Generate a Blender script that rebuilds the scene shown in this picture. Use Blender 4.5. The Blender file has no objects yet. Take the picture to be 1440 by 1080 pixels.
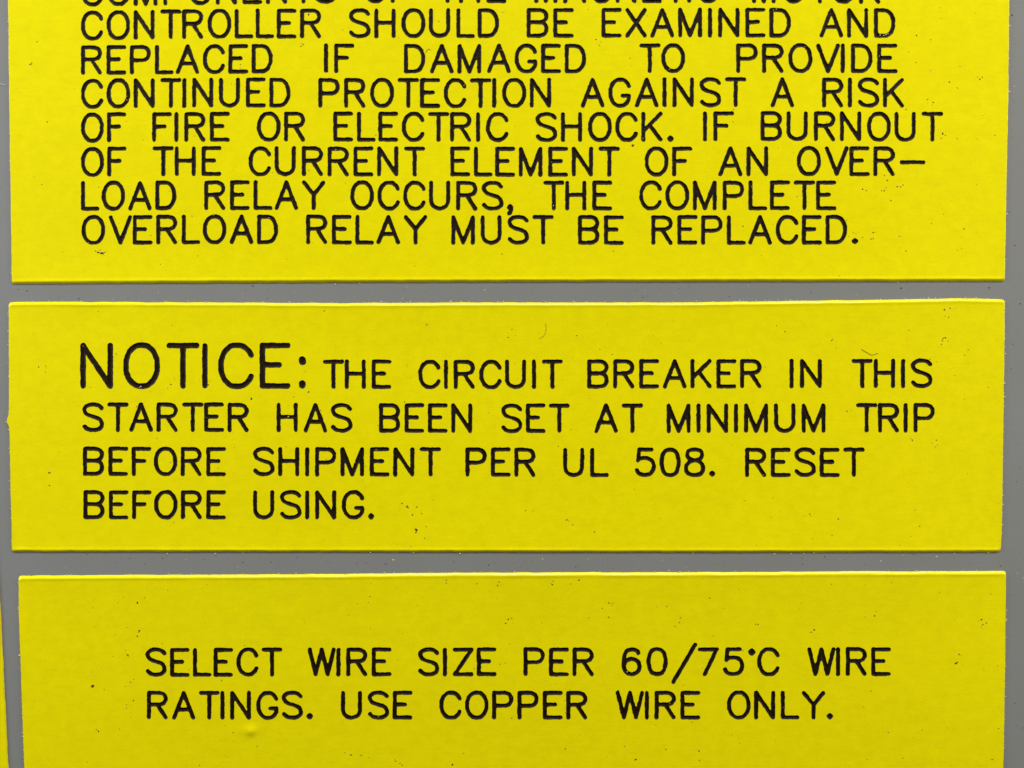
import bpy, math, random
import numpy as np
from mathutils import Vector, noise, Matrix
from mathutils.geometry import delaunay_2d_cdt

random.seed(7)
rng = np.random.default_rng(7)
SC = bpy.context.scene
COL = SC.collection
MM = 0.001

# ------------------------------------------------------------------ camera
F = 1500.0                 # focal length in 1440-wide pixels
D = F / 12.0 * MM          # 12 pixels per millimetre at the middle of the plates
TILT = math.radians(2.0)
THICK = 0.20 * MM          # plate thickness
cam_d = bpy.data.cameras.new("Camera")
cam = bpy.data.objects.new("Camera", cam_d)
COL.objects.link(cam)
cam_d.sensor_width = 36.0
cam_d.lens = F / 1440.0 * 36.0
cam_d.clip_start = 0.005
cam_d.clip_end = 50.0
cam_d.dof.use_dof = True
cam_d.dof.focus_distance = D + 0.0003
cam_d.dof.aperture_fstop = 8.5
CAM = Vector((0.0, -THICK - D * math.cos(TILT), D * math.sin(TILT)))
cam.location = CAM
cam.rotation_euler = (math.pi / 2 - TILT, 0, 0)
SC.camera = cam

# ------------------------------------------------------------------ world, lamps, exposure
world = bpy.data.worlds.new("World")
SC.world = world
world.use_nodes = True
bg = world.node_tree.nodes["Background"]
bg.inputs[0].default_value = (1.0, 0.96, 0.90, 1)
bg.inputs[1].default_value = 0.045


def area(name, loc, target, size, size_y, watts, color):
    l = bpy.data.lights.new(name, 'AREA')
    l.shape = 'RECTANGLE'
    l.size = size
    l.size_y = size_y
    l.energy = watts
    l.color = color
    o = bpy.data.objects.new(name, l)
    COL.objects.link(o)
    o.location = loc
    d = Vector(target) - Vector(loc)
    o.rotation_euler = d.to_track_quat('-Z', 'Y').to_euler()
    return o


area("ceiling_lamp", (0.05, -0.29, 0.50), (0, 0, 0.02), 0.45, 0.09, 3.95, (1.0, 0.98, 0.94))
area("left_fill", (-0.235, -0.095, 0.07), (-0.06, 0, 0), 0.09, 0.14, 0.42, (0.90, 0.93, 1.0))  # added bluish fill, no real window: brightens the plates and panel towards the left
area("right_fill", (0.25, -0.105, 0.06), (0.06, 0, 0.0), 0.09, 0.14, 0.37, (1.0, 0.97, 0.90))  # added warm fill with no real source, lifts the right-hand ends of the plates

SC.view_settings.view_transform = 'Standard'
SC.view_settings.look = 'None'
SC.view_settings.exposure = 0.0
SC.view_settings.gamma = 1.0
SC.render.engine = 'CYCLES'


# ------------------------------------------------------------------ plane mapping
def P(x, y, up=0.0):
    """point on the plates' top plane (up = height above it, metres) seen at photo coordinate x, y"""
    u = (x - 720.0) / F
    v = (540.0 - y) / F
    r = Vector((u, math.cos(TILT) + v * math.sin(TILT), -math.sin(TILT) + v * math.cos(TILT)))
    t = (-THICK - CAM.y) / r.y
    return Vector((CAM.x + r.x * t, -THICK - up, CAM.z + r.z * t))


def Parr(xy, up):
    x = xy[:, 0]
    y = xy[:, 1]
    u = (x - 720.0) / F
    v = (540.0 - y) / F
    ry = math.cos(TILT) + v * math.sin(TILT)
    rz = -math.sin(TILT) + v * math.cos(TILT)
    t = (-THICK - CAM.y) / ry
    return np.stack([CAM.x + u * t, -THICK - up + 0 * x, CAM.z + rz * t], 1)


# ------------------------------------------------------------------ materials
def new_mat(name):
    m = bpy.data.materials.new(name)
    m.use_nodes = True
    nt = m.node_tree
    return m, nt, nt.nodes["Principled BSDF"]


def N(nt, t, **kw):
    n = nt.nodes.new(t)
    for k, v in kw.items():
        setattr(n, k, v)
    return n


def mapping(nt, scale, src='Object'):
    tc = N(nt, 'ShaderNodeTexCoord')
    mp = N(nt, 'ShaderNodeMapping')
    mp.inputs['Scale'].default_value = scale
    nt.links.new(tc.outputs[src], mp.inputs[0])
    return mp.outputs[0]


def noise_tex(nt, vec, scale, detail=2.0, rough=0.5):
    n = N(nt, 'ShaderNodeTexNoise')
    n.inputs['Scale'].default_value = scale
    n.inputs['Detail'].default_value = detail
    n.inputs['Roughness'].default_value = rough
    nt.links.new(vec, n.inputs['Vector'])
    return n.outputs[0]


def ramp(nt, fac, stops):
    r = N(nt, 'ShaderNodeValToRGB')
    e = r.color_ramp.elements
    e[0].position, e[0].color = stops[0]
    e[1].position, e[1].color = stops[1]
    for p, c in stops[2:]:
        q = e.new(p)
        q.color = c
    nt.links.new(fac, r.inputs[0])
    return r.outputs[0]


def mix(nt, fac, a, b, blend='MIX'):
    m = N(nt, 'ShaderNodeMix', data_type='RGBA', blend_type=blend)
    if isinstance(fac, float):
        m.inputs[0].default_value = fac
    else:
        nt.links.new(fac, m.inputs[0])
    for i, s in ((6, a), (7, b)):
        if isinstance(s, tuple):
            m.inputs[i].default_value = s
        else:
            nt.links.new(s, m.inputs[i])
    return m.outputs[2]


def g(v):
    return (v, v, v, 1)


def bump(nt, b, hs):
    prev = None
    for h, strength, dist in hs:
        n = N(nt, 'ShaderNodeBump')
        n.inputs['Strength'].default_value = strength
        n.inputs['Distance'].default_value = dist
        nt.links.new(h, n.inputs['Height'])
        if prev:
            nt.links.new(prev, n.inputs['Normal'])
        prev = n.outputs[0]
    nt.links.new(prev, b.inputs['Normal'])


# yellow engraving plastic
YEL, nt, b = new_mat("yellow_plastic")
v1 = mapping(nt, (1, 1, 1))
v2 = mapping(nt, (0.25, 1, 1))
big = noise_tex(nt, v1, 60, 2)
mott = noise_tex(nt, v1, 700, 3, 0.6)
strk = noise_tex(nt, v2, 2600, 2, 0.5)
fine = noise_tex(nt, v1, 5200, 1, 0.5)
c = mix(nt, ramp(nt, big, [(0.3, g(0)), (0.7, g(1))]), (0.820, 0.715, 0.0, 1), (0.820, 0.735, 0.0, 1))
c = mix(nt, ramp(nt, mott, [(0.35, g(0.0)), (0.7, g(0.35))]), c, (0.68, 0.60, 0.0, 1))
c = mix(nt, ramp(nt, fine, [(0.60, g(0)), (0.78, g(0.32))]), c, (0.50, 0.36, 0.0, 1))
c = mix(nt, ramp(nt, strk, [(0.30, g(0.10)), (0.5, g(0))]), c, (0.60, 0.50, 0.0, 1))
nt.links.new(c, b.inputs['Base Color'])
b.inputs['Roughness'].default_value = 0.27
b.inputs['Specular IOR Level'].default_value = 0.32
wavy = noise_tex(nt, mapping(nt, (0.5, 1, 1)), 45, 1)
bump(nt, b, [(wavy, 0.5, 0.0004), (strk, 0.22, 0.00002), (mott, 0.4, 0.00004), (fine, 0.25, 0.00001)])

# black core laid bare in the grooves
BLK, nt, b = new_mat("black_core")
v1 = mapping(nt, (1, 1, 1))
n1 = noise_tex(nt, v1, 1500, 3, 0.6)
n2 = noise_tex(nt, v1, 9000, 2, 0.6)
c = mix(nt, ramp(nt, n1, [(0.35, g(0)), (0.7, g(1))]), (0.007, 0.0032, 0.0006, 1), (0.022, 0.012, 0.002, 1))
c = mix(nt, ramp(nt, n2, [(0.70, g(0)), (0.78, g(0.5))]), c, (0.10, 0.09, 0.05, 1))
nt.links.new(c, b.inputs['Base Color'])
b.inputs['Roughness'].default_value = 0.50
b.inputs['Specular IOR Level'].default_value = 0.12
bump(nt, b, [(n2, 0.6, 0.00002)])

# grey enamelled cabinet
GRY, nt, b = new_mat("grey_enamel")
v1 = mapping(nt, (1, 1, 1))
n1 = noise_tex(nt, v1, 90, 2)
n2 = noise_tex(nt, v1, 1400, 2)
n3 = noise_tex(nt, v1, 4200, 1)
c = mix(nt, n1, (0.205, 0.208, 0.195, 1), (0.230, 0.232, 0.228, 1))
c = mix(nt, ramp(nt, n3, [(0.66, g(0)), (0.80, g(0.35))]), c, (0.09, 0.09, 0.08, 1))
nt.links.new(c, b.inputs['Base Color'])
b.inputs['Roughness'].default_value = 0.33
bump(nt, b, [(n2, 0.25, 0.00003)])


def simple(name, col, rough=0.7, spec=0.3):
    m, nt, b = new_mat(name)
    n = noise_tex(nt, mapping(nt, (1, 1, 1)), 6000, 2)
    c = mix(nt, n, tuple(x * 0.6 for x in col) + (1,), tuple(min(1, x * 1.3) for x in col) + (1,))
    nt.links.new(c, b.inputs['Base Color'])
    b.inputs['Roughness'].default_value = rough
    b.inputs['Specular IOR Level'].default_value = spec
    return m


DIRT = simple("dark_dirt", (0.06, 0.035, 0.008))
OCHRE = simple("brown_dust", (0.26, 0.19, 0.01))
PALE = simple("pale_lint", (0.62, 0.60, 0.35))
CURL = simple("yellow_shaving", (0.78, 0.74, 0.20), 0.5)
FIB = simple("fibre", (0.16, 0.12, 0.01))


# ------------------------------------------------------------------ objects
def mesh_obj(name, verts, faces, mat, parent=None, smooth=True, mats=None, midx=None):
    me = bpy.data.meshes.new(name)
    me.from_pydata([tuple(v) for v in verts], [], faces)
    for m in (mats or [mat]):
        me.materials.append(m)
    if midx:
        me.polygons.foreach_set('material_index', midx)
    if smooth:
        me.polygons.foreach_set('use_smooth', [True] * len(me.polygons))
    me.update()
    o = bpy.data.objects.new(name, me)
    COL.objects.link(o)
    if parent:
        o.parent = parent
    return o


def empty(name, label, cat, group=None):
    o = bpy.data.objects.new(name, None)
    o.empty_display_size = 0.01
    COL.objects.link(o)
    o['label'] = label
    o['category'] = cat
    if group:
        o['group'] = group
    return o


# ------------------------------------------------------------------ single-line engraving font (21 units high)
GL = {
 'A': [[(9,21),(1,0)],[(9,21),(17,0)],[(4,7),(14,7)]],
 'B': [[(4,21),(4,0)],[(4,21),(13,21),(16,20),(17,19),(18,17),(18,15),(17,13),(16,12),(13,11)],
       [(4,11),(13,11),(16,10),(17,9),(18,7),(18,4),(17,2),(16,1),(13,0),(4,0)]],
 'C': [[(18,16),(17,18),(15,20),(13,21),(9,21),(7,20),(5,18),(4,16),(3,13),(3,8),(4,5),(5,3),(7,1),(9,0),(13,0),(15,1),(17,3),(18,5)]],
 'D': [[(4,21),(4,0)],[(4,21),(11,21),(14,20),(16,18),(17,16),(18,13),(18,8),(17,5),(16,3),(14,1),(11,0),(4,0)]],
 'E': [[(4,21),(4,0)],[(4,21),(17,21)],[(4,11),(12.6,11)],[(4,0),(17,0)]],
 'F': [[(4,21),(4,0)],[(4,21),(17,21)],[(4,11),(12.6,11)]],
 'G': [[(18,16),(17,18),(15,20),(13,21),(9,21),(7,20),(5,18),(4,16),(3,13),(3,8),(4,5),(5,3),(7,1),(9,0),(13,0),(15,1),(17,3),(18,5),(18,8)],[(13,8),(18,8)]],
 'H': [[(4,21),(4,0)],[(18,21),(18,0)],[(4,11),(18,11)]],
 'I': [[(4,21),(4,0)]],
 'K': [[(4,21),(4,0)],[(18,21),(4,7)],[(9,12),(18,0)]],
 'L': [[(4,21),(4,0)],[(4,0),(16,0)]],
 'M': [[(4,21),(4,0)],[(4,21),(12,0)],[(20,21),(12,0)],[(20,21),(20,0)]],
 'N': [[(4,21),(4,0)],[(4,21),(18,0)],[(18,21),(18,0)]],
 'O': [[(9,21),(7,20),(5,18),(4,16),(3,13),(3,8),(4,5),(5,3),(7,1),(9,0),(13,0),(15,1),(17,3),(18,5),(19,8),(19,13),(18,16),(17,18),(15,20),(13,21),(9,21)]],
 'P': [[(4,21),(4,0)],[(4,21),(13,21),(16,20),(17,19),(18,17),(18,14),(17,12),(16,11),(13,10),(4,10)]],
 'R': [[(4,21),(4,0)],[(4,21),(13,21),(16,20),(17,19),(18,17),(18,15),(17,13),(16,12),(13,11),(4,11)],[(11,11),(18,0)]],
 'S': [[(17,18),(15,20),(12,21),(8,21),(5,20),(3,18),(3,16),(4,14),(5,13),(7,12),(13,10),(15,9),(16,8),(17,6),(17,3),(15,1),(12,0),(8,0),(5,1),(3,3)]],
 'T': [[(8,21),(8,0)],[(1,21),(15,21)]],
 'U': [[(4,21),(4,6),(5,3),(7,1),(10,0),(12,0),(15,1),(17,3),(18,6),(18,21)]],
 'V': [[(1,21),(9,0)],[(17,21),(9,0)]],
 'W': [[(2,21),(7,0)],[(12,21),(7,0)],[(12,21),(17,0)],[(22,21),(17,0)]],
 'X': [[(3,21),(17,0)],[(17,21),(3,0)]],
 'Y': [[(1,21),(9,11),(9,0)],[(17,21),(9,11)]],
 'Z': [[(17,21),(3,0)],[(3,21),(17,21)],[(3,0),(17,0)]],
 '0': [[(9,21),(6,20),(4,17),(3,12),(3,9),(4,4),(6,1),(9,0),(11,0),(14,1),(16,4),(17,9),(17,12),(16,17),(14,20),(11,21),(9,21)]],
 '5': [[(15,21),(5,21),(4,12),(5,13),(8,14),(11,14),(14,13),(16,11),(17,8),(17,6),(16,3),(14,1),(11,0),(8,0),(5,1),(4,2),(3,4)]],
 '6': [[(16,18),(15,20),(12,21),(10,21),(7,20),(5,17),(4,12),(4,7),(5,3),(7,1),(10,0),(11,0),(14,1),(16,3),(17,6),(17,7),(16,10),(14,12),(11,13),(10,13),(7,12),(5,10),(4,7)]],
 '7': [[(17,21),(7,0)],[(3,21),(17,21)]],
 '8': [[(8,21),(5,20),(4,18),(4,16),(5,14),(7,13),(11,12),(14,11),(16,9),(17,7),(17,4),(16,2),(15,1),(12,0),(8,0),(5,1),(4,2),(3,4),(3,7),(4,9),(6,11),(9,12),(13,13),(15,14),(16,16),(16,18),(15,20),(12,21),(8,21)]],
 '.': [[(5,2),(4,1),(5,0),(6,1),(5,2)]],
 ',': [[(6,1),(5,0),(4,1),(5,2),(6,1),(6,-1),(5,-3),(4,-4)]],
 ':': [[(5,14.2),(4,13.2),(5,12.2),(6,13.2),(5,14.2)],[(5,2),(4,1),(5,0),(6,1),(5,2)]],
 '-': [[(4,9.6),(21.3,9.6)]],
 '/': [[(20,25),(2,-7)]],
 '*': [[(5,19.9),(3.6,18.5),(5,17.1),(6.4,18.5),(5,19.9)]],
}
CURVED = set('BCDGOPRSU05689')
# clear gap to the next letter, in photo pixels of the small lettering (stroke edge to stroke edge)
GAP = dict(T=1.4, V=1.0, A=5.5, O=5.2, N=8.2, I=8.5, M=8.3, H=8.5, U=8.6, R=6.7, P=6.3, E=5.3, C=5.0, G=5.4, L=3.6,
           D=6.7, B=6.7, S=5.6, X=5.0, K=6.7, F=3.7, Z=4.8, W=1.1, Y=2.0)
GAP.update({'5': 5.6, '0': 5.2, '8': 5.6, '6': 7.0, '/': 1.0, '7': 6.0, '*': 2.7, '.': 5, ',': 5, '-': 5})
SW = 5.55


def extent(ch):
    xs = [p[0] for st in GL[ch] for p in st]
    return min(xs), max(xs)


def smooth_line(pts):
    if len(pts) < 3:
        return pts
    closed = pts[0] == pts[-1]
    n = len(pts)
    out = []
    for i in range(n - 1):
        p1, p2 = pts[i], pts[i + 1]
        p0 = pts[i - 1] if i > 0 else (pts[-2] if closed else p1)
        p3 = pts[i + 2] if i + 2 < n else (pts[1] if closed else p2)
        L = math.dist(p1, p2)
        out.append(p1)
        if L > 4.5:          # long straights stay straight
            continue
        if math.dist(p0, p1) > 4.5: p0 = (p1[0] + (p1[0]-p0[0])*-0.0 - (p1[0]-p0[0]) / math.dist(p0, p1) * L, p1[1] - (p1[1]-p0[1]) / math.dist(p0, p1) * L)
        if math.dist(p2, p3) > 4.5: p3 = (p2[0] + (p3[0]-p2[0]) / math.dist(p2, p3) * L, p2[1] + (p3[1]-p2[1]) / math.dist(p2, p3) * L)
        t = 0.5
        q = tuple(0.5 * (2*p1[k] + (-p0[k]+p2[k])*t + (2*p0[k]-5*p1[k]+4*p2[k]-p3[k])*t*t + (-p0[k]+3*p1[k]-3*p2[k]+p3[k])*t**3) for k in (0, 1))
        out.append(q)
    out.append(pts[-1])
    return out


def interp(ctrl, x):
    xs = [c[0] for c in ctrl]
    ys = [c[1] for c in ctrl]
    return float(np.interp(x, xs, ys))


def layout(word, x0, x1, base, height, sw):
    """polylines in photo coordinates for each character; x0, x1 = outer ends of the word's strokes"""
    k0 = sw / SW
    tot_u = sum(extent(c)[1] - extent(c)[0] for c in word)
    gaps = sum(GAP[c] + SW for c in word[:-1])
    s = (x1 - x0 - sw) / (tot_u + gaps / 1.72)
    sy = (height - sw) / 21.0
    x = x0 + sw / 2
    out = []
    for ch in word:
        e0, e1 = extent(ch)
        jy = random.uniform(-0.25, 0.25)
        polys = []
        for st in GL[ch]:
            pts = smooth_line(st) if (ch in CURVED and len(st) > 2) else st
            pp = []
            for (u, v) in pts:
                X = x + (u - e0) * s
                pp.append((X, interp(base, X) - sw / 2 - v * sy + jy))
            polys.append(pp)
        out.append((ch, polys, sw / 2 + 0.25))
        x += (e1 - e0) * s + (GAP[ch] + SW) / 1.72 * s
    return out, s


# ------------------------------------------------------------------ groove meshes
def seg_dist(px, py, a, b):
    ax, ay = a
    bx, by = b
    dx, dy = bx - ax, by - ay
    L2 = dx * dx + dy * dy
    if L2 < 1e-9:
        return np.hypot(px - ax, py - ay)
    t = np.clip(((px - ax) * dx + (py - ay) * dy) / L2, 0, 1)
    return np.hypot(px - ax - t * dx, py - ay - t * dy)


STEP = 1.35
WOB = rng.normal(size=(900, 1200))
for ax in (0, 1):
    WOB = (np.roll(WOB, 1, ax) + 2 * WOB + np.roll(WOB, -1, ax)) / 4
WOB /= WOB.std()
WOB2 = rng.normal(size=(300, 400))


def groove(polys, r):
    xs = [p[0] for q in polys for p in q]
    ys = [p[1] for q in polys for p in q]
    m = r + 2.5
    i0, i1 = int((min(xs) - m) // STEP), int((max(xs) + m) // STEP) + 1
    j0, j1 = int((min(ys) - m) // STEP), int((max(ys) + m) // STEP) + 1
    gx = np.arange(i0, i1 + 1) * STEP
    gy = np.arange(j0, j1 + 1) * STEP
    X, Y = np.meshgrid(gx, gy, indexing='ij')
    d = np.full(X.shape, 1e9)
    for q in polys:
        for a, b_ in zip(q[:-1], q[1:]):
            d = np.minimum(d, seg_dist(X, Y, a, b_))
    ii = (np.arange(i0, i1 + 1) + 300) % 1200
    jj = (np.arange(j0, j1 + 1) + 300) % 900
    wob = WOB[np.ix_(jj, ii)].T * 0.15
    wob2 = WOB2[np.ix_((jj // 6) % 300, (ii // 6) % 400)].T * 0.14
    phi = r - d + wob + wob2
    phi[np.abs(phi) < 0.02] = 0.02
    inside = phi > 0
    verts, key = [], {}
    depth = []
    tris, nxt = [], {}

    def corner(i, j):
        k = (0, i, j)
        if k not in key:
            key[k] = len(verts)
            verts.append((gx[i], gy[j]))
            depth.append(min(1.0, max(0.0, phi[i, j]) / (0.75 * r)))
        return key[k]

    def cross(i, j, i2, j2):
        k = (1,) + (min((i, j), (i2, j2))) + (max((i, j), (i2, j2)))
        if k not in key:
            a, b_ = phi[i, j], phi[i2, j2]
            t = a / (a - b_)
            key[k] = len(verts)
            verts.append((gx[i] + (gx[i2] - gx[i]) * t, gy[j] + (gy[j2] - gy[j]) * t))
            depth.append(0.0)
        return key[k]

    any_in = inside[:-1, :-1] | inside[1:, :-1] | inside[1:, 1:] | inside[:-1, 1:]
    for i, j in zip(*np.nonzero(any_in)):
        cs = [(i, j), (i + 1, j), (i + 1, j + 1), (i, j + 1)]
        poly = []
        kinds = []
        for k in range(4):
            c0, c1 = cs[k], cs[(k + 1) % 4]
            if inside[c0]:
                poly.append(corner(*c0)); kinds.append(0)
            if inside[c0] != inside[c1]:
                poly.append(cross(*c0, *c1)); kinds.append(1 if inside[c0] else 2)   # 1 = leaving
        n = len(poly)
        if n < 3:
            continue
        for k in range(n):
            if kinds[k] == 1 and kinds[(k + 1) % n] == 2:
                nxt[poly[k]] = poly[(k + 1) % n]
        tris.append(tuple(poly))
    loops = []
    left = dict(nxt)
    while left:
        s, e = left.popitem()
        loop = [s]
        while e != s and e in left:
            loop.append(e)
            e = left.pop(e)
        if len(loop) > 2:
            loops.append(loop)
    return np.array(verts), np.array(depth), tris, loops


KIND = {'.': 'full_stop', ',': 'comma', ':': 'colon', '-': 'hyphen', '/': 'slash', '*': 'degree_mark'}
DEPTH = 0.13 * MM


def build_label(root, rect_warp, nominal, letters, extra_pts=(), relief=None, lip=1.0):
    """face plate with real grooves, raised burr round its edge and one object per character"""
    x0, y0, x1, y1 = nominal
    verts, edges, faces, owner = [], [], [], []
    for ci, (ch, polys, r) in enumerate(letters):
        vs, dep, polys_f, loops = groove(polys, r)
        P3 = Parr(vs, 0.0)
        dd = DEPTH * (1 - (1 - dep) ** 2)
        # groove wall drops steeply from the rim, rounded floor
        P3[:, 1] += dd
        nm = KIND.get(ch, 'numeral' if ch.isdigit() else 'letter')
        mesh_obj(nm, P3, [tuple(reversed(f)) for f in polys_f], BLK, root)
        for lp in loops:
            base = len(verts)
            pts = [vs[k] for k in lp]
            area2 = sum(pts[k][0] * pts[(k + 1) % len(pts)][1] - pts[(k + 1) % len(pts)][0] * pts[k][1] for k in range(len(pts)))
            if area2 < 0:
                pts = pts[::-1]
            verts += [Vector((float(p[0]), float(p[1]))) for p in pts]
            faces.append(list(range(base, len(verts))))
            owner.append(ci)
    # rings of the edge profile: inset (px), height above the face (mm)
    prof = [(0.0, -0.20), (0.0, -0.185), (0.6, -0.130), (1.5, -0.065), (2.4, -0.010), (3.3, 0.032), (4.1, 0.050), (5.2, 0.038), (6.8, 0.012), (9.0, 0.0)]
    nx = max(8, int((x1 - x0) / 3.0))
    ny = max(8, int((y1 - y0) / 3.0))

    def ring(d):
        pts = []
        a0, b0, a1, b1 = x0 + d, y0 + d, x1 - d, y1 - d
        for k in range(nx): pts.append((a0 + (a1 - a0) * k / nx, b0))
        for k in range(ny): pts.append((a1, b0 + (b1 - b0) * k / ny))
        for k in range(nx): pts.append((a1 - (a1 - a0) * k / nx, b1))
        for k in range(ny): pts.append((a0, b1 - (b1 - b0) * k / ny))
        return pts
    allv, allf = [], []
    nr = 2 * (nx + ny)
    inner2d = None
    seed = x0 * 0.37 + y0 * 0.11
    for ri, (d, h) in enumerate(prof):
        rp = ring(d)
        wp = []
        for k, (a, b_) in enumerate(rp):
            side = k < nx or (nx + ny <= k < 2 * nx + ny)       # top or bottom edge
            lipk = lip if side else lip * 0.22
            # side edges are cut nearly square: squeeze the profile towards the rim
            X, Y = rect_warp(a, b_)
            R = 4.5                                  # corners are slightly rounded
            qx, qy = min(a - x0, x1 - a), min(b_ - y0, y1 - b_)
            if qx < R and qy < R:
                ddx, ddy = R - qx, R - qy
                L = math.hypot(ddx, ddy)
                m = max(ddx, ddy) / L
                X += (1 - m) * ddx * (1 if a - x0 < R else -1)
                Y += (1 - m) * ddy * (1 if b_ - y0 < R else -1)
            if not side:
                q = d * 0.62
                if nx <= k < nx + ny: X += q
                else: X -= q
            w = noise.noise(Vector((a * 0.05 + seed, b_ * 0.05, 1.3)))
            w2 = noise.noise(Vector((a * 0.35 + seed, b_ * 0.35, 7.7)))
            fade = max(0.0, 1 - d / 9.0)
            if side: Y += (w * 0.6 + w2 * 0.30) * fade
            else: X += (w * 0.5 + w2 * 0.55) * fade
            hh = h * (lipk if h > -0.14 and h > 0 else 1.0)
            if h > 0: hh *= 1 + 0.5 * noise.noise(Vector((a * 0.02 + seed, b_ * 0.02, 3.1)))
            wp.append((X, Y))
            p = P(X, Y, hh * MM)
            if ri < 2: p.y = -0.0 if ri == 0 else p.y
            allv.append(p)
        if ri:
            o0, o1 = (ri - 1) * nr, ri * nr
            for k in range(nr):
                k2 = (k + 1) % nr
                allf.append((o0 + k, o0 + k2, o1 + k2, o1 + k))
        inner2d = wp
    base = len(verts)
    verts += [Vector(p) for p in inner2d]
    plate_face = len(faces)
    a = sum(inner2d[k][0] * inner2d[(k + 1) % nr][1] - inner2d[(k + 1) % nr][0] * inner2d[k][1] for k in range(nr))
    idx = list(range(base, base + nr))
    if a < 0: idx.reverse()
    faces.append(idx)
    owner.append(-1)
    for p in extra_pts:
        verts.append(Vector(p))
    ov, oe, of, _, _, orig = delaunay_2d_cdt(verts, [], faces, 0, 1e-5, True)
    keep = []
    for f, src in zip(of, orig):
        if plate_face not in src:
            continue
        cnt = {}
        for q in src:
            if owner[q] >= 0:
                cnt[owner[q]] = cnt.get(owner[q], 0) + 1
        if any(v % 2 for v in cnt.values()):
            continue
        keep.append(f)
    off = len(allv)
    for p in ov:
        h = relief(p[0], p[1]) if relief else 0.0
        allv.append(P(p[0], p[1], h))
    allf += [tuple(k + off for k in f) for f in keep]
    # make every face look outwards, then weld the ring to the sheet
    me_faces = []
    for f in allf:
        me_faces.append(f)
    o = mesh_obj('face_plate', allv, me_faces, YEL, root)
    import bmesh
    bm = bmesh.new()
    bm.from_mesh(o.data)
    bmesh.ops.remove_doubles(bm, verts=[v for v in bm.verts if len(v.link_faces) and any(e.is_boundary for e in v.link_edges)], dist=2e-8)
    bmesh.ops.recalc_face_normals(bm, faces=bm.faces)
    flat = [f for f in bm.faces if abs(f.normal.y) > 0.99]
    if flat and sum(f.normal.y * f.calc_area() for f in flat) > 0:
        bmesh.ops.reverse_faces(bm, faces=bm.faces)
    bm.to_mesh(o.data)
    bm.free()
    return o


def shavings(root, pts, mat, name='edge_burr', rmin=0.5, rmax=1.1, lift=None):
    """tiny torn crumbs of plastic, each an irregular low lump; joined as one part"""
    V, Fc = [], []
    for (x, y, r, ang, el) in pts:
        c = len(V)
        n = 6
        top_h = r / 12 * MM * 0.6
        for k in range(n):
            t = 2 * math.pi * k / n
            rr = r * random.uniform(0.65, 1.2)
            dx, dy = math.cos(t) * rr * el, math.sin(t) * rr
            X = x + dx * math.cos(ang) - dy * math.sin(ang)
            Y = y + dx * math.sin(ang) + dy * math.cos(ang)
            p = P(X, Y, 0)
            p.y = lift
            V.append(p)
        p = P(x, y, 0)
        p.y = lift - top_h
        V.append(p)
        for k in range(n):
            Fc.append((c + k, c + n, c + (k + 1) % n))
    return mesh_obj(name, V, Fc, mat, root)


# ------------------------------------------------------------------ setting: the cabinet panel
pv = [(-0.45, 0, -0.40), (0.45, 0, -0.40), (0.45, 0, 0.40), (-0.45, 0, 0.40),
      (-0.45, 0.0015, -0.40), (0.45, 0.0015, -0.40), (0.45, 0.0015, 0.40), (-0.45, 0.0015, 0.40)]
pf = [(0, 1, 2, 3), (7, 6, 5, 4), (0, 4, 5, 1), (1, 5, 6, 2), (2, 6, 7, 3), (3, 7, 4, 0)]
panel = mesh_obj('cabinet_panel', pv, pf, GRY, smooth=False)
panel['kind'] = 'structure'
panel['label'] = 'grey enamelled cabinet panel behind the yellow labels'

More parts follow.
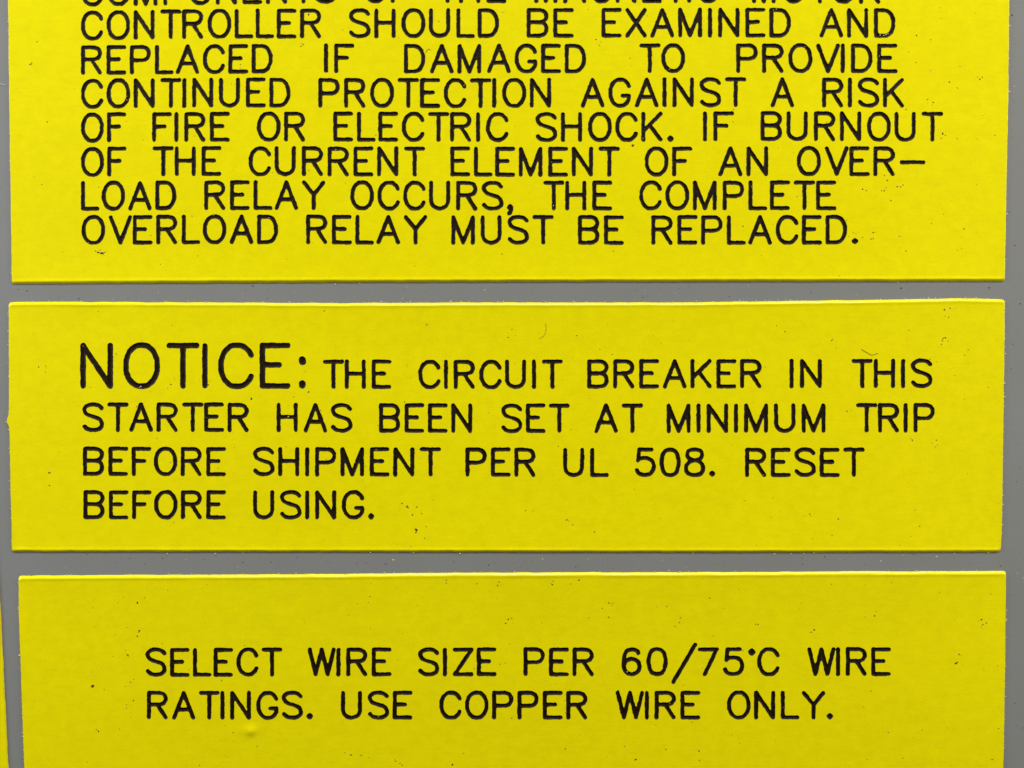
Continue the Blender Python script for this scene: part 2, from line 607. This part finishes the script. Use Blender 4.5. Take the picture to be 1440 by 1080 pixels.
# ------------------------------------------------------------------ lettering, photo coordinates
LINES1 = [
 ([(90,10.0),(150,8.6),(230,8.0),(300,6.8),(400,5.4),(560,4.6),(850,4.4),(1010,4.2),(1060,4.6),(1240,5.4)], 41.8,
  [('COMPONENTS',114,472.3),('OF',511.5,577.5),('THE',614.5,711.9),('MAGNETIC',751.2,1010.8),('MOTOR',1057.4,1238)]),
 ([(100,57.4),(160,56.4),(230,55.2),(300,54.5),(380,54.0),(550,53.5),(740,53.1),(1000,52.6),(1180,52.9),(1260,53.7)], 41.6,
  [('CONTROLLER',114,451.5),('SHOULD',491,701.5),('BE',740.6,806.7),('EXAMINED',845.8,1111.9),('AND',1152.5,1258.8)]),
 ([(100,105.2),(220,104.4),(300,103.8),(380,103.0),(460,102.5),(600,103.2),(760,102.9),(900,102.5),(1150,102.6),(1260,103.2)], 41.3,
  [('REPLACED',114,383.3),('IF',455.6,498.3),('DAMAGED',568.1,824),('TO',899,963.3),('PROVIDE',1035.2,1261.9)]),
 ([(100,153.0),(180,152.3),(280,151.4),(370,150.9),(450,151.3),(650,151.9),(850,151.3),(1050,150.6),(1270,151.2)], 41.8,
  [('CONTINUED',114,408.3),('PROTECTION',447.7,775),('AGAINST',816.7,1049.4),('A',1083.75,1116.7),('RISK',1156,1271.3)]),
 ([(100,200.7),(200,199.7),(320,199.0),(480,199.0),(640,199.8),(800,199.9),(960,199.0),(1080,198.3),(1320,199.2)], 41.8,
  [('OF',114,177.5),('FIRE',214,322.9),('OR',361.5,429),('ELECTRIC',468.75,715),('SHOCK.',753.5,947.3),('IF',988.6,1032),('BURNOUT',1069.5,1326.2)]),
 ([(100,249.0),(190,248.0),(300,247.5),(500,248.0),(700,248.2),(900,248.3),(1020,247.8),(1300,247.4)], 41.8,
  [('OF',114,178),('THE',215,311.25),('CURRENT',349.8,597.9),('ELEMENT',633.3,871.7),('OF',906.7,973.3),('AN',1010.2,1080),('OVER-',1120.8,1301.1)]),
 ([(100,296.3),(240,295.6),(350,295.4),(600,295.8),(800,296.0),(1180,295.4)], 41.6,
  [('LOAD',114,247.7),('RELAY',287.3,457.7),('OCCURS,',492.7,721.9),('THE',764,860.8),('COMPLETE',899,1175.8)]),
 ([(100,344.4),(250,343.3),(400,343.2),(600,343.9),(880,344.2),(1200,343.8)], 41.4,
  [('OVERLOAD',115,391),('RELAY',430.6,600.8),('MUST',634.8,778.5),('BE',812.9,877.5),('REPLACED.',916,1206.7)]),
]
LINES2 = [
 ([(100,546.1),(700,547.0),(900,546.4),(1320,545.5)], 41.0,
  [('THE',454.2,550.4),('CIRCUIT',588.3,791.5),('BREAKER',825.8,1070.6),('IN',1110.4,1155.6),('THIS',1197.7,1310.8)]),
 ([(100,607.3),(300,607.6),(700,608.8),(900,609.0),(1320,608.0)], 41.2,
  [('STARTER',116.25,349.6),('HAS',389,495.2),('BEEN',533.1,664),('SET',705.2,801),('AT',835.8,904),('MINIMUM',937.5,1160.8),('TRIP',1204,1314)]),
 ([(100,669.0),(500,670.0),(800,670.7),(1300,670.6)], 41.0,
  [('BEFORE',116.7,317.7),('SHIPMENT',356.25,620.2),('PER',654.6,752.9),('UL',792,856),('508.',892.7,1006),('RESET',1047.7,1215.6)]),
 ([(100,730.2),(520,730.6)], 40.8,
  [('BEFORE',117.5,317.7),('USING.',356,526.5)]),
]
LINES3 = [
 ([(200,951.5),(600,951.0),(1260,950.5)], 40.3,
  [('SELECT',205,397),('WIRE',432.7,550.4),('SIZE',588.3,698),('PER',736.25,834.8),('60/75*C',874.4,1096.25),('WIRE',1135.4,1252.7)]),
 ([(200,1011.9),(1200,1011.8)], 40.2,
  [('RATINGS.',206.7,439.8),('USE',479.6,580),('COPPER',618,825.8),('WIRE',866,984.6),('ONLY.',1022.5,1171.3)]),
]


def set_lines(lines):
    out = []
    for base, h, words in lines:
        for w, a, b_ in words:
            l, s = layout(w, a, b_, base, h, SW)
            print('WORD %-12s %.3f' % (w, s))
            out += l
    return out


# plate 1: warning text, runs off the top of the picture
def warp1(x, y):        # nominal 14..1414 x -330..397
    t = (y + 330) / 727.0
    ex = interp([(-330, 4.0), (0, 10.5), (200, 13.0), (397, 16.0)], y)
    ex1 = interp([(-330, 1425.5), (0, 1420.0), (120, 1419.0), (200, 1417.5), (397, 1413.8)], y)
    X = ex + (x - 14) / 1400.0 * (ex1 - ex)
    edge = interp([(14, 399.8), (120, 398.9), (480, 397.2), (700, 396.8), (960, 396.3), (1250, 396.0), (1414, 395.7)], x)
    return X, y + (edge - 397) * max(0, (y - 300) / 97.0)


def warp2(x, y):        # nominal 14..1411 x 425..776
    f = (y - 425) / 351.0
    ex = interp([(425, 11.2), (560, 11.8), (583, 11.4), (592, 8.4), (600, 12.2), (620, 12.6), (690, 14.0), (776, 16.2)], y)
    ex1 = interp([(425, 1413.8), (500, 1413.2), (620, 1411.6), (740, 1409.8), (776, 1408.0)], y)
    X = ex + (x - 14) / 1397.0 * (ex1 - ex)
    top = interp([(14, 425.0), (60, 424.4), (160, 424.6), (480, 426.2), (680, 425.4), (960, 425.2), (1200, 422.0), (1350, 419.6), (1411, 421.0)], x)
    bot = interp([(14, 777.0), (300, 777.0), (640, 777.2), (1000, 777.6), (1411, 777.3)], x)
    return X, top + f * (bot - top)


def warp3(x, y):        # nominal 27..1416 x 808..1290
    f = (y - 808) / 482.0
    ex = interp([(808, 25.0), (860, 25.6), (960, 29.0), (1080, 33.3), (1290, 40.5)], y)
    ex1 = interp([(808, 1415.8), (900, 1414.6), (1000, 1413.4), (1080, 1412.0), (1290, 1408.0)], y)
    X = ex + (x - 27) / 1389.0 * (ex1 - ex)
    top = interp([(27, 810.2), (160, 809.2), (480, 807.8), (640, 805.8), (960, 805.2), (1200, 804.2), (1416, 803.4)], x)
    return X, top + f * (1290 - top)


lab1 = empty('engraved_label', 'large yellow engraved label about overload relays and magnetic motor controller, topmost of the stack', 'label', 'yellow engraved labels on the grey cabinet')
lab2 = empty('engraved_label', 'yellow engraved label headed NOTICE about the circuit breaker, middle one of the stack', 'label', 'yellow engraved labels on the grey cabinet')
lab3 = empty('engraved_label', 'yellow engraved label reading SELECT WIRE SIZE, below the NOTICE label', 'label', 'yellow engraved labels on the grey cabinet')
lab4 = empty('engraved_label', 'blank slanting edge of a yellow label at bottom left, beside the wire size label', 'label', 'yellow engraved labels on the grey cabinet')

build_label(lab1, warp1, (14, -330, 1414, 397), set_lines(LINES1))

L2 = set_lines(LINES2)
NS = 7.6
nb = [(100, 546.9), (440, 546.6)]
for ch, a, b_ in (('N', 113.1, 158.8), ('O', 173.4, 224.9), ('T', 234.1, 280.3), ('I', 284.3, 291.9), ('C', 307.1, 356.9), ('E', 365.2, 408.5)):
    l, s = layout(ch, a, b_, nb, 64.6, NS) if ch != 'I' else ([('I', [[(288.1, 486.0), (288.1, 543.0)]], NS / 2)], 0)
    L2 += l
L2.append((':', [[(424.9, 506.2), (425.3, 508.8)], [(424.9, 539.4), (425.3, 541.4)]], 5.1))
build_label(lab2, warp2, (14, 425, 1411, 776), L2)


# the third plate has a pimple where grit is caught under it
def relief3(x, y):
    d = math.hypot((x - 352) / 15.0, (y - 1027) / 10.0)
    e = math.hypot((x - 353) / 5.5, (y - 1028.5) / 5.5)
    return (0.10 * MM * math.exp(-d * d * 1.6) if d < 3 else 0.0) + (0.07 * MM * math.exp(-e * e) if e < 3 else 0.0)


ext = [(352 + dx * 1.9, 1027 + dy * 1.7) for dx in range(-20, 21) for dy in range(-7, 16) if 1027 + dy * 1.7 > 1014.5]
build_label(lab3, warp3, (27, 808, 1416, 1290), set_lines(LINES3), ext, relief3)


def warp4(x, y):        # nominal -300..5 x 500..1300
    ex1 = interp([(500, -19.0), (780, -5.0), (850, -0.6), (930, 3.4), (1000, 6.9), (1080, 11.0), (1300, 22.5)], y)
    return x - 5 + ex1, y + (x - 5) * -0.045


build_label(lab4, warp4, (-300, 500, 5, 1300), [])

# torn crumbs of plastic along the sawn edges
def crumbs(warp, nominal, n):
    x0, y0, x1, y1 = nominal
    out = []
    for _ in range(n):
        s = random.random()
        x = random.uniform(x0, x1)
        if x < x0 + 6 or x > x1 - 6: continue
        if s < 0.55:
            X, Y = warp(x, y0); Y -= random.uniform(-0.3, 1.6)
        elif s < 0.62:
            X, Y = warp(x, y1); Y += random.uniform(0.3, 2.2)
        elif s < 0.8:
            X, Y = warp(x0, random.uniform(y0, y1)); X -= random.uniform(-0.3, 1.4)
        else:
            X, Y = warp(x1, random.uniform(y0, y1)); X += random.uniform(-0.3, 1.4)
        out.append((X, Y, random.uniform(0.3, 0.75), random.uniform(-0.5, 0.5), random.uniform(1, 2.4)))
    return out


shavings(lab1, crumbs(warp1, (14, -330, 1414, 397), 150), CURL, lift=-0.00010)['kind'] = 'stuff'
shavings(lab2, crumbs(warp2, (14, 425, 1411, 776), 190), CURL, lift=-0.00010)['kind'] = 'stuff'
shavings(lab3, crumbs(warp3, (27, 808, 1416, 1290), 150), CURL, lift=-0.00010)['kind'] = 'stuff'

# ------------------------------------------------------------------ dust
TOP = -THICK - 0.000001
clusters = [(1215,265),(1245,270),(1268,262),(1255,245),(1230,330),(1260,337),(1275,350),(1200,330),(1330,440),(1325,475),
            (800,470),(600,460),(720,467),(245,538),(585,712),(590,724),(588,746),(800,735),(830,745),(745,715),(575,705),
            (1057,700),(1090,698),(1138,726),(1315,625),(1290,615),(60,685),(70,663),(195,848),(175,840),(196,887),(180,918),
            (180,992),(185,963),(135,1031),(490,1063),(562,1076),(630,815),(780,817),(820,814),(860,850),(930,856),(950,874),
            (715,871),(770,880),(1230,860),(1145,885),(1290,1030),(1345,930),(1385,875),(1390,840),(1170,965),(1066,877),
            (1280,75),(1290,85),(1375,12),(1380,110),(1345,118),(1310,140),(1328,190),(55,175),(35,90),(45,62),(425,62),(560,55),
            (840,60),(1350,190),(1365,500),(1175,480),(1100,465),(1330,480),(890,690),(60,520),(165,500),(400,625),(700,820)]
pts = []
for (x, y) in clusters:
    for _ in range(random.choice((1, 1, 2, 3, 4))):
        pts.append((x + random.gauss(0, 5), y + random.gauss(0, 4), random.uniform(0.5, 1.15), random.uniform(0, 3), random.uniform(1, 1.9)))
small, dark = [], []
for _ in range(520):
    x, y = random.uniform(20, 1405), random.uniform(0, 1078)
    if 392 < y < 432 or 772 < y < 815: continue
    small.append((x, y, abs(random.gauss(0, 0.28)) + 0.32, random.uniform(0, 3), random.uniform(1, 2.2)))
for p in pts:
    (dark if random.random() < 0.55 else small).append(p)
for (x, y, r) in [(434,20.5,1.4),(617,30,1.2),(707,17.5,0.8),(427,63,1),(886,82,1),(300,62.5,0.9),(353.5,561,1.9),(434,551,1.5),(293,541,1.2),(295,536,0.9),
                  (1191,578,1.3),(585,745,2.0),(597,757,1),(580,724,1.4),(193,847.5,1.4),(196,887,1.5),(179,921,1.2),(636,1075,1.6),(328,1030,1),
                  (894,1068,1.5),(795,1053,1),(998,841,1.2),(1066,878,1.1),(1344,933,1.8),(1387,876,1.2),(1230,866,1.4),(1249,1030,1),(983,1056,1.2),
                  (1274,154,1.2),(1289,50,1.2),(706,357,1.2),(583,374,0.8),(270,304,1),(212,331,1.1),(1228,327,1.3),(1274,353,1.2),(1270,260,1.3),(1253,282,1.2),(1213,334,0.9),
                  (1308,505,1),(1324,484,1.1),(456,437,1.2),(107,428,1.2),(715,871,1.3),(520,839,1),(518,847,0.8),(828,869,1),(856,868,1.2)]:
    dark.append((x, y, r * 0.85, random.uniform(0, 3), random.uniform(1, 1.6)))


d1 = shavings(None, dark, DIRT, 'dust', lift=TOP)
d1['kind'] = 'stuff'; d1['label'] = 'dark specks of dirt scattered over the yellow labels'
d2 = shavings(None, small, OCHRE, 'dust', lift=TOP)
d2['kind'] = 'stuff'; d2['label'] = 'fine brown dust scattered over the yellow labels'
gr, gp = [], []
for _ in range(150):
    y = random.choice((random.uniform(401, 421), random.uniform(780, 803)))
    x = random.uniform(0, 1440)
    if random.random() < 0.16: x = random.uniform(1420, 1440); y = random.uniform(0, 1080)
    (gr if random.random() < 0.72 else gp).append((x, y, abs(random.gauss(0, 0.22)) + 0.28, random.uniform(0, 3), random.uniform(1, 2)))
for (x, y, r) in [(37,409,1.2),(355,402,1.5),(1268,405,1.6),(1392,404.5,1.5),(1424,20.5,1.6),(1428,345,1.1),(1421,298,1),(687,795,1.3),(303,781,1),(1129,794,1),(1436,427,1.3)]:
    gr.append((x, y, r * .8, 0.3, 1.2))
for (x, y, r) in [(552.5,788,1.6),(634,423.5,1.2),(648,424,1.2),(536,424,1.2),(1345,423,1),(941,803,1.2),(1318,783,1.2),(302,779,1.2)]:
    gp.append((x, y, r * .8, 0.3, 1.5))
d3 = shavings(None, gr, DIRT, 'dust', lift=-0.000001)
d3['kind'] = 'stuff'; d3['label'] = 'dark specks of dirt on the grey panel between the labels'
d4 = shavings(None, gp, PALE, 'dust', lift=-0.000001)
d4['kind'] = 'stuff'; d4['label'] = 'pale lint on the grey panel between the labels'


def tube(name, pts, r, mat, label, lift):
    """a thin fibre: five-sided tube through photo points lying on a face"""
    V, Fc = [], []
    n = 5
    P3 = []
    fine = []
    for i in range(len(pts) - 1):
        for k in range(4):
            t = k / 4
            p0 = pts[max(0, i - 1)]; p1 = pts[i]; p2 = pts[i + 1]; p3 = pts[min(len(pts) - 1, i + 2)]
            fine.append(tuple(0.5 * (2*p1[q] + (-p0[q]+p2[q])*t + (2*p0[q]-5*p1[q]+4*p2[q]-p3[q])*t*t + (-p0[q]+3*p1[q]-3*p2[q]+p3[q])*t**3) for q in (0, 1)))
    fine.append(pts[-1])
    rad = r / 12 * MM
    for (x, y) in fine:
        p = P(x, y); p.y = lift - rad * 0.6
        P3.append(p)
    for i, p in enumerate(P3):
        t = (P3[min(i + 1, len(P3) - 1)] - P3[max(i - 1, 0)]).normalized()
        a = t.cross(Vector((0, 1, 0))).normalized()
        b_ = Vector((0, 1, 0))
        q = rad * (0.55 if i in (0, len(P3) - 1) else random.uniform(0.8, 1.15))
        for k in range(n):
            an = 2 * math.pi * k / n
            V.append(p + a * math.cos(an) * q + b_ * math.sin(an) * q)
    for i in range(len(P3) - 1):
        for k in range(n):
            Fc.append((i * n + k, i * n + (k + 1) % n, (i + 1) * n + (k + 1) % n, (i + 1) * n + k))
    Fc.append(tuple(range(n))[::-1])
    Fc.append(tuple((len(P3) - 1) * n + k for k in range(n)))
    o = mesh_obj(name, V, Fc, mat)
    o['label'] = label
    o['category'] = 'fibre'
    return o


tube('fibre', [(1211, 491), (1218, 495), (1225, 499), (1231, 498), (1235, 496)], 0.34, OCHRE, 'short crinkled dark fibre lying just above the word THIS', TOP)
tube('fibre', [(767, 455), (768, 462), (766, 470), (762, 474), (758, 476)], 0.24, OCHRE, 'faint curved hair above the word CIRCUIT on the NOTICE label', TOP)
tube('fibre', [(606, 71), (602, 69), (598, 75)], 0.3, FIB, 'tiny bent fibre above the word DAMAGED', TOP)


tube('fibre', [(-3, 116.5), (1, 118), (5, 119.3), (9, 118.8)], 0.4, PALE, 'pale hair on the grey panel at the left edge, beside the word REPLACED', -0.000001)


def speck(x, y, r, label, lift=TOP):
    o = shavings(None, [(x, y, r, 0.4, 1.15), (x + r * .7, y - r * .5, r * .5, 1.0, 1.2)], DIRT, 'dirt_speck', lift=lift)
    o['label'] = label
    o['category'] = 'speck'
    return o


speck(130.3, 965, 2.1, 'round black speck of dirt left of the words SELECT and RATINGS')
speck(889.5, 204.8, 2.0, 'black speck of dirt directly under the letter K of SHOCK')
sm = shavings(None, [(138, 355, 1.3, 0.2, 2.2), (143, 356, 1.8, 0.1, 1.6), (147, 355, .9, 0, 1.5), (141, 351.5, .8, -.6, 2), (134.5, 353, .7, .8, 2), (145.5, 357.5, .8, .3, 1.2)], DIRT, 'dirt_smear', lift=TOP)
sm['label'] = 'small dark smear below the word OVERLOAD on the top label'
sm['category'] = 'smear'

# pale dust caught in the grooves
gd = [(1246, 48.5, 1.2), (1249, 47.5, .9), (1243, 49.5, .9), (1238, 49, .8), (1092, 12.5, 1), (1088, 14, .8), (1015, 8, .7), (198, 543.5, 1.2), (196, 545, .8),
      (405.5, 586, 1.1), (882, 945, .9), (778.3, 289, .9), (777.5, 295, .7), (1062, 1012.5, 1), (803, 988.5, .7), (1057, 262.5, .8), (378, 306.5, .8)]
gl = shavings(None, [(x, y, q * .8, x % 3, 1.3) for x, y, q in gd], PALE, 'lint', lift=-THICK + 0.00006)
gl['kind'] = 'stuff'
gl['label'] = 'pale lint caught in the black engraved letters'
